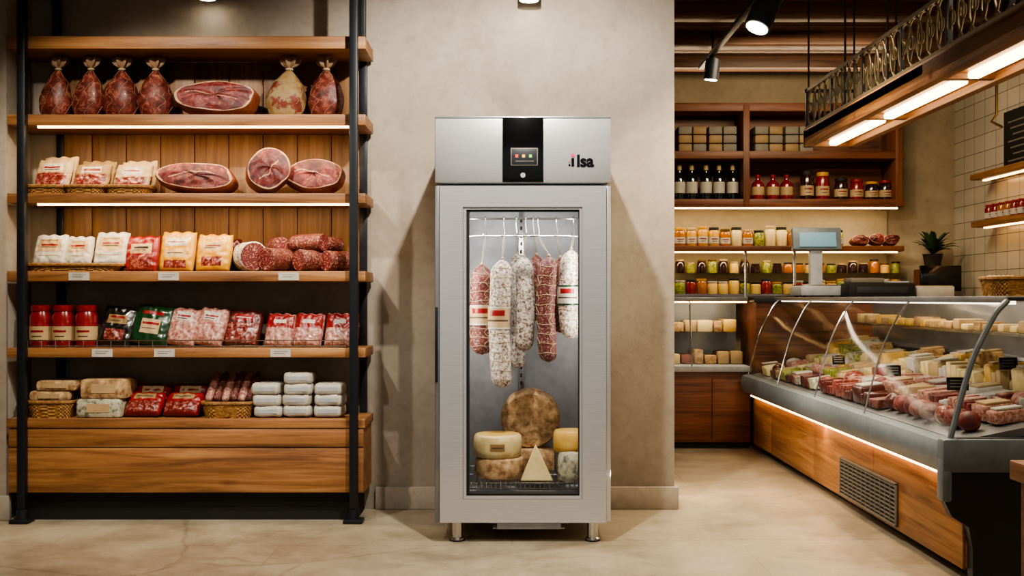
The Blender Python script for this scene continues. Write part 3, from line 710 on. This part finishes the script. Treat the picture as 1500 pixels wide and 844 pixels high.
# contents
b=MB('deli_meat_assortment'); rnd=random.Random(3)
rows=[(1.955,[MEAT2,PMEAT,MEAT,PMEAT,PBRN,PPNK]),(2.12,[PPNK,PMEAT,PWHITE,PPNK,MEAT,PCREAM]),(2.29,[PMEAT,PPNK,PCREAM,CHP,PWHITE,PMEAT]),(2.46,[CHP,CHY,PWHITE,CHY,CHP,PCREAM]),(2.61,[CHY,CHP,CHR,CHY,PWHITE])]
for ri,(xc,ms) in enumerate(rows):
    y=cy0+.12+.03*ri
    while y<cy1-.2:
        L=rnd.uniform(.09,.16); w=.14; z=deckz(xc)+.004; far=y>6.6
        m=rnd.choice([CHP,CHY,PGREENV,PWHITE,CHB,PCREAM] if (far and rnd.random()<.6) else ms)
        h=rnd.uniform(.045,.085)+(0.045 if ri>2 else 0)
        kind=rnd.random()
        if ri==0 and y<5.3: kind=.95; m=rnd.choice([MEAT2,MEAT,PMEAT])
        if kind<.55:
            n=rnd.choice([2,3])
            for q in range(n): 
                yy=y+q*L/n; b.box(xc-w/2,xc+w/2,yy+.003,yy+L/n-.002,z,z+h*rnd.uniform(.85,1.05),m,.006,rot=(0,rnd.uniform(-.18,0),0))
        elif kind<.8:
            b.box(xc-w/2,xc+w/2,y,y+L-.012,z,z+h*1.1,m,.012,rot=(0,-.12,rnd.uniform(-.1,.1)))
            b.box(xc-w*.4,xc+w*.4,y+.01,y+L-.025,z+h*1.1,z+h*1.1+.012,rnd.choice([PWHITE,PCREAM,m]),.004,rot=(0,-.12,0))
        else:
            rr=L*.42
            def fn(u,v,xc=xc,yc=y+L/2,z=z,rr=rr,h=h):
                a=2*PI*u; ph=(v-.5)*PI; k=1+.15*nz(math.cos(a)*2+yc*9,math.sin(a)*2,v*3)
                return (xc+rr*1.1*k*math.cos(ph)*math.cos(a),yc+rr*k*math.cos(ph)*math.sin(a),z+.04+.045*math.sin(ph))
            b.surf(fn,20,12,m,cu=True)
        y+=L+.004
y=cy0+.2
while y<cy1-.3:
    L=rnd.uniform(.08,.14); b.box(2.6,2.75,y,y+L-.01,.993,.993+rnd.uniform(.03,.07),rnd.choice([CHP,CHY,PCREAM,CHR]),.01); y+=L+rnd.choice([.01,.06])
b.finish(parent=dc)
b=MB('price_cards')
def card(x,y,w=.1):
    z=deckz(x)+.05; b.box(x-.001,x+.001,y-.002,y+.002,z-.02,z+.1,CHROME)
    b.box(x-w/2,x+w/2,y-.004,y+.0,z+.085,z+.145,BLKG,.002,rot=(-.15,0,0)); 
    for q in (.10,.115,.128): b.box(x-w*.35,x+w*.3,y-.006,y-.003,z+q,z+q+.004,GREYB,0,rot=(-.15,0,0))
card(2.03,4.9); card(2.04,5.75,.08); card(2.05,6.75,.08); card(2.4,5.2,.09); b.finish(parent=dc)

# ------------------------------------------------------------------ rear counter
rc=empty('rear_display_counter')
b=MB('counter_body')
b.box(.95,1.86,8.38,8.95,.05,.60,RWX,.004); b.box(.95,1.86,8.43,8.95,0,.05,BLKM)
for k in range(3): b.box(.96+k*.3,.96+k*.3+.292,8.368,8.385,.07,.55,RWX,.004)
b.box(.95,1.86,8.35,8.95,.60,.645,LGREY,.006)
b.box(.95,1.86,8.5,8.95,1.15,1.185,DARKP,.004); b.box(.95,1.86,8.47,8.5,1.15,1.185,STEELD,.003)
b.box(.95,1.86,8.93,8.95,.645,1.15,STEELD); b.box(.97,1.86,8.52,8.54,1.138,1.15,LEDW)
b.finish(parent=rc)
b=MB('counter_glass')
A=[b.v(p) for p in ((.95,8.37,.645),(1.86,8.37,.645),(1.86,8.48,1.16),(.95,8.48,1.16))]; b.f(A,CGLASS); b.box(.95,1.86,8.55,8.93,.895,.903,CGLASS)
b.tube([(1.40,8.37,.645),(1.40,8.48,1.16)],.006,CHROME); b.finish(parent=rc)
b=MB('counter_goods')
for lv,zz in ((0,.646),(1,.904)):
    x=.98
    while x<1.8:
        w=rnd.uniform(.07,.13); b.box(x,x+w-.01,8.6,8.85,zz,zz+rnd.uniform(.06,.13),rnd.choice([CHY,CHP,CHR,PCREAM,PGREENV,PMEAT,CHR]),.012); x+=w
b.finish(parent=rc)
b=MB('service_counter')
b.box(1.88,3.86,8.35,8.95,1.14,1.183,DARKP,.004); b.box(1.90,3.84,8.37,8.93,0,1.14,RWX)
b.finish()
b=MB('deli_scale')
b.box(-.19,.19,-.17,.17,.01,.09,LGREY,.015); b.box(-.17,.17,-.15,.15,.09,.1,CHROME,.003)
for x in(-.15,.15):
    for y in (-.13,.13): b.cyl((x,y,0),(x,y,.012),.015,BLKM)
b.box(-.05,.05,.05,.12,.08,.42,LGREY,.01)
b.box(-.2,.2,.03,.11,.38,.57,GREYP,.015,rot=(-.2,0,0)); b.box(-.15,.15,.015,.03,.41,.53,SCREEN,.002,rot=(-.2,0,0))
b.finish(at=(X(1200,8.74),8.76,1.183))
b=MB('cash_register')
b.box(-.26,.26,-.11,.11,0,.11,BLKM,.012); b.box(-.24,.02,-.1,.1,.11,.15,GREYB,.01); b.box(-.2,.2,-.115,-.11,.03,.08,DARKP,.003); b.box(.06,.22,-.08,.08,.11,.125,LGREY,.005)
b.finish(at=(2.88,8.47,1.183))
b=MB('countertop_box'); b.box(-.15,.15,-.1,.1,0,.085,PWHITE,.01); b.box(-.14,.14,-.09,.09,.085,.09,PCREAM,.003); b.finish(at=(3.31,8.5,1.183))
b=MB('monitor'); b.box(-.17,.17,0,.03,.05,.26,BLKG,.006); b.box(-.03,.03,.005,.03,0,.06,BLKM,.004); b.box(-.09,.09,-.05,.07,0,.012,BLKM,.004); b.finish(at=(3.52,8.82,1.183))
b=MB('bread_basket'); basket(2.24,.2,.2,.085,1.181,4.86,bb=b)
for k in range(6): b.cyl((2.17+.03*k,4.80,1.2),(2.19+.02*k,4.93,1.265),.017,PCREAM)
b.finish()
b=MB('potted_plant')
b.lathe([(0,0),(.06,0),(.08,.12),(.085,.13),(.07,.13),(0,.11)],TERR,20)
for k in range(30):
    a=k*2.4; el=.35+.9*((k*7)%10)/10; Lf=.18+.09*((k*3)%5)/5; w=.024
    def fn(u,v,a=a,el=el,Lf=Lf,w=w):
        t=v; rr=Lf*t*math.cos(el)*1.0; z=.12+.06*t+Lf*(math.sin(el)*t*1.45-.6*t*t); s=(u-.5)*2*w*max(0,math.sin(PI*min(1,t*.93+.07)))**.8
        return (rr*math.cos(a)-s*math.sin(a),rr*math.sin(a)+s*math.cos(a),z+.3*abs(s))
    b.surf(fn,4,8,LEAF)
b.finish(at=(3.58,9.15,1.42))
simple('plant_stand',[(3.46,3.70,9.03,9.27,0,1.42,RWZ,.01)])

# ------------------------------------------------------------------ rear wall shelving
rs=empty('wall_shelving'); ry0,ry1=9.05,9.42
b=MB('frame')
xr=X(1325,ry0); xm=X(1093,ry0)
for z0,z1 in ((2.75,2.82),(2.35,2.415),(1.944,2.01),(1.57,1.616)): b.box(.95,xr,ry0,ry1,z0,z1,RWX,.004)
for x in (.95,xm,xr-.05): b.box(x-.025,x+.03,ry0-.004,ry1,1.95,2.80,RWZ,.004)
b.box(.95,xr,9.40,9.42,2.01,2.75,RWX)
b.finish(parent=rs)
b=MB('lit_back'); b.box(.95,xr-.03,9.39,9.419,1.19,1.944,CREAM)
b.box(.97,xr-.04,9.1,9.12,1.93,1.943,LEDW); b.box(.97,xr-.04,9.1,9.12,1.558,1.569,LEDW); 
for x in (xm,X(1165,ry0)): b.box(x-.012,x+.012,ry0+.02,ry0+.04,.6,1.57,CHROME,.002)
b.box(.95,xr,ry0+.03,9.39,1.19,1.21,STEELD); b.box(.95,xr,ry0+.03,9.39,1.38,1.39,CGLASS)
b.finish(parent=rs)
def bottle(x,y,z,h,r,m,cap,lab=PWHITE,name='wine_bottle'):
    b=MB(name)
    b.lathe([(0,0),(r*.95,0),(r,.01),(r,h*.6),(r*.85,h*.68),(r*.4,h*.76),(r*.34,h*.8),(r*.34,h*.92)],m,20)
    b.lathe([(r*.38,h*.86),(r*.4,h*.87),(r*.4,h),(0,h)],cap,16)
    b.lathe([(r+.001,h*.2),(r+.001,h*.52)],lab,20)
    b.finish(at=(x,y,z))
for px in (995,1013,1034,1053,1073): bottle(X(px,9.2),9.2,2.01,.30,.05,BOTT,PCREAM)
for px in (1110,1132,1152): bottle(X(px,9.2),9.2,2.01,.22,.054,JRED,PRED,PCREAM,'sauce_bottle')
for px,h in ((1182,.25),(1205,.24),(1232,.19),(1255,.18),(1277,.16),(1297,.17)): jar(X(px,9.2),9.2,2.01,.057,h,rnd.choice([JRED,JDARK,JRED]),rnd.choice([PRED,PYEL,BLKM]),PCREAM,'preserve_jar')
px=996
while px<1240:
    jar(X(px,9.2),9.2,1.616,.047,rnd.uniform(.13,.18),rnd.choice([PGREENV,JAMB,PYEL,PGREENV,CHP]),rnd.choice([PYEL,BRASS,PCREAM,BLKM]),rnd.choice([None,PWHITE]),'preserve_jar'); px+=16.5
px=996
while px<1320:
    jar(X(px,9.2),9.2,1.21,.045,rnd.uniform(.10,.14),rnd.choice([JAMB,JRED,PGREENV,CHY]),rnd.choice([PYEL,PWHITE,BLKM]),None,'preserve_jar')
    jar(X(px,9.25),9.25,1.39,.04,rnd.uniform(.08,.12),rnd.choice([JAMB,JDARK,PGREENV,CHY]),rnd.choice([BRASS,PCREAM,BLKM]),None,'preserve_jar'); px+=15.8
for px in (1258,1282,1304): cut_ham(X(px,9.2),.15,.09,.12,1.616,9.2,px*.1,name='cured_meat')
b=MB('storage_boxes')
for base in (992,1036,1103,1147):
    for k in range(3):
        for j in range(2):
            x=X(base+j*21,9.2); b.box(x,x+.115,9.12,9.34,2.416+k*.075,2.416+k*.075+.07,rnd.choice([GREYB,GREYB,PTAN]),.01)
b.finish()
b=MB('menu_board'); xw=3.87
b.box(xw-.03,xw-.003,7.4,8.40,Z(252,8.39),Z(165,8.39),BLKM,.005)
for k in range(7):
    z=Z(182,8.39)-k*.05; b.box(xw-.032,xw-.03,7.55,8.32-.04*(k%3),z-.006,z+.006,GREYB)
b.finish()
for (py,d0) in ((262,8.62),(331,8.6)):
    b=MB('wall_shelf'); z=Z(py,d0); b.box(xw-.2,xw-.002,7.0,d0,z-.015,z+.03,WY,.004); b.box(xw-.12,xw-.09,7.05,d0-.05,z-.024,z-.015,LEDW); b.finish()
z=Z(331,8.6)+.03
for k in range(8): jar(xw-.09,8.5-.11*k,z,.04,.13,rnd.choice([JRED,JAMB]),PRED,PWHITE,'preserve_jar')

# ------------------------------------------------------------------ hanging light fixture with lattice
hf=empty('hanging_light_fixture')
b=MB('wood_beam')
HX0,HX1=1.87,2.20; hy0,hy1=2.9,6.9
b.box(HX0,HX0+.05,hy0,hy1,2.14,2.25,WY,.004); b.box(HX1-.05,HX1,hy0,hy1,2.14,2.25,WY,.004); b.box(HX0,HX1,hy0,hy1,2.175,2.24,WY)
b.box(HX0,HX1,hy1-.04,hy1,2.14,2.25,WX,.004)
for y in (5.87,4.8,3.7): b.box(HX0,HX1,y-.02,y+.03,2.15,2.2,WX,.003)
b.finish(parent=hf)
b=MB('light_tubes')
for a,c in ((5.93,6.82),(4.86,5.82),(3.76,4.75),(2.95,3.66)): b.box(2.01,2.065,a,c,2.142,2.174,LEDN,.01)
b.finish(parent=hf)
b=MB('iron_lattice'); zl0,zl1=2.26,2.50
IRON=M_plain('aged_iron','#685d48',.5,.5)
for z in (zl0,zl1): b.box(HX0+.01,HX0+.03,hy0,hy1,z-.01,z+.01,IRON)
R=.085; y=hy0+.08
while y<hy1-.08:
    zc=(zl0+zl1)/2
    b.tube([(HX0+.02,y+R*math.cos(i*PI/8),zc+.115*math.sin(i*PI/8)) for i in range(16)],.006,IRON,5,closed=True)
    b.tube([(HX0+.02,y+.03+.03*math.cos(i*PI/5),zc+.03*math.sin(i*PI/5)) for i in range(10)],.005,IRON,5,closed=True)
    y+=.115
for y in [hy0+.01+i*.575 for i in range(7)]+[hy1-.01]: b.box(HX0+.012,HX0+.028,y-.008,y+.008,2.24,zl1+.02,BLACK)
b.box(HX0,HX1,hy1-.03,hy1-.01,zl1-.01,zl1+.01,BLACK)
b.finish(parent=hf)
b=MB('hanging_rods')
for y in (6.85,6.1,5.41,4.3,3.3):
    for x in (HX0+.02,HX1-.02): b.tube([(x,y,2.24),(x,y,CH)],.006,BLACK,6)
b.finish(parent=hf)
# track lights
tr=empty('track_light')
b=MB('track'); b.box(1.455,1.495,5.4,8.4,2.96,2.99,BLACK,.003)
for y in (5.6,7.9): b.cyl((1.475,y,2.99),(1.475,y,CH),.008,BLACK)
b.finish(parent=tr)
def spot_head(name,p,dirv,r,L,parent=None,stem=None,m=BLACK):
    b=MB(name); p=Vector(p); dv=Vector(dirv).normalized()
    b.cyl(p-dv*L,p,r,m,n=28); b.cyl(p,p+dv*.004,r*.82,SPOTE,n=28); b.cyl(p-dv*L*1.05,p-dv*L,r*.7,m,n=24)
    if stem: b.tube([p-dv*L*.5,stem],.01,m,8)
    return b.finish(parent=parent)
spot_head('spot_near',(X(1106,6.1),6.05,Z(44,6.1)),(-.4,-.2,-.9),.075,.21,tr,(1.475,6.15,2.965))
spot_head('spot_far',(1.48,8.0,2.80),(-.1,.1,-1),.055,.15,tr,(1.475,8.0,2.965))
spot_head('ceiling_spot',(X(775,5.88),5.88,2.806),(0,0,-1),.062,.09,None,(X(775,5.88),5.88,CH))
spot_head('ceiling_spot',(X(303,5.88),5.88,2.815),(0,0,-1),.055,.09,None,(X(303,5.88),5.88,CH))
b=MB('brass_hook'); xx=X(1460,6.0); b.tube([(xx,6.0,CH),(xx,6.0,2.2),(xx-.03,6.0,2.16),(xx+.03,6.0,2.13)],.008,BRASS,6); b.finish()
b=MB('wooden_counter'); tx=X(1478,3.62)
b.box(tx,2.6,3.0,3.62,.565,.63,WY,.006); b.box(tx+.03,2.58,3.04,3.6,0,.565,RWX,.004); b.finish()

# ------------------------------------------------------------------ lights
def aim(o,t): o.rotation_euler=(Vector(t)-o.location).to_track_quat('-Z','Y').to_euler()
def spot(name,loc,tgt,e,size,col=(1,.92,.81),blend=.6,rad=.05):
    l=bpy.data.lights.new(name,'SPOT'); l.energy=e; l.spot_size=math.radians(size); l.spot_blend=blend; l.color=col; l.shadow_soft_size=rad
    o=bpy.data.objects.new(name,l); bpy.context.scene.collection.objects.link(o); o.location=loc; aim(o,tgt); return o
def area(name,loc,tgt,e,sx,sy,col=(1,.85,.65)):
    l=bpy.data.lights.new(name,'AREA'); l.shape='RECTANGLE'; l.size=sx; l.size_y=sy; l.energy=e; l.color=col
    o=bpy.data.objects.new(name,l); bpy.context.scene.collection.objects.link(o); o.location=loc; aim(o,tgt); return o
spot('spot_lamp_cabinet',(.05,4.25,3.0),(.05,5.6,1.4),330,118,(1,.91,.79),rad=.03,blend=.6)
spot('spot_lamp_shelf',(-1.9,3.9,3.05),(-1.85,5.8,1.35),225,68,(1,.89,.74))
spot('spot_lamp_floor',(-1.4,3.0,3.05),(-1.2,4.95,0),140,66)
spot('spot_lamp_aisle',(1.35,5.6,2.95),(1.3,5.2,0),210,105,(1,.82,.58))
spot('spot_lamp_case',(2.3,3.6,3.05),(2.2,5.2,.6),50,90,(1,.85,.65))
for z in (2.06,1.655): area('shelf_led',(-1.68,SF+.02,z),(-1.68,SF+.16,z-1),7,1.6,.02,(1,.76,.46)) 
area('cabinet_light',(.05,5.30,1.64),(.05,5.55,.5),3.8,.5,.05,(1,.98,.95))
area('cabinet_fill_left',(L0+.03,5.27,.95),(.05,5.6,.85),3.8,.02,1.3,(1,.94,.86)); area('cabinet_fill_right',(L1-.03,5.27,.95),(.05,5.6,.85),3.8,.02,1.3,(1,.94,.86))  # fill pair added out of view behind the door frame, brightens the contents
area('case_light',(2.12,6.4,1.14),(2.3,6.4,.6),24,.06,3.8,(1,.84,.62))
area('bumper_led',(1.835,6.4,.418),(1.87,6.4,0),12,.02,3.8,(1,.62,.3))
area('hanging_lamp',(2.04,5.0,2.13),(2.04,5.0,0),28,.1,3.6,(1,.82,.58))
area('rear_ceiling_light',(2.2,7.6,2.9),(2.3,8.8,1.2),34,1.2,.3,(1,.8,.54))
area('rear_ceiling_fill',(2.0,8.95,2.86),(2.0,7.8,3.6),12,2.2,.06,(1,.74,.46))  # added fill with no fixture of its own, brightens the rear ceiling
area('lattice_fill',(2.04,5.2,2.27),(2.04,5.2,4),6,.1,3.2,(1,.76,.5))  # extra fill added above the beam to light the lattice from below
area('rear_shelf_led',(2.1,9.11,1.92),(2.1,9.3,1.2),8,2.2,.03,(1,.82,.5)); area('rear_shelf_led2',(2.1,9.11,1.55),(2.1,9.3,1.0),4,2.2,.03,(1,.82,.5)); area('rear_case_led',(1.4,8.53,1.13),(1.4,8.65,.6),3,.85,.03,(1,.82,.55))
w=bpy.data.worlds.new('world'); bpy.context.scene.world=w; w.use_nodes=True
bg=w.node_tree.nodes['Background']; bg.inputs[0].default_value=(1,.97,.94,1); bg.inputs[1].default_value=.38

# ------------------------------------------------------------------ camera
c=bpy.data.cameras.new('camera'); c.sensor_width=36; c.lens=36*F/1500; c.shift_y=.01; c.clip_start=.05
co=bpy.data.objects.new('camera',c); bpy.context.scene.collection.objects.link(co); co.location=(0,0,H); co.rotation_euler=(PI/2,0,0)
bpy.context.scene.camera=co
vs=bpy.context.scene.view_settings
vs.view_transform='AgX'
try: vs.look='AgX - Medium High Contrast'
except Exception: pass
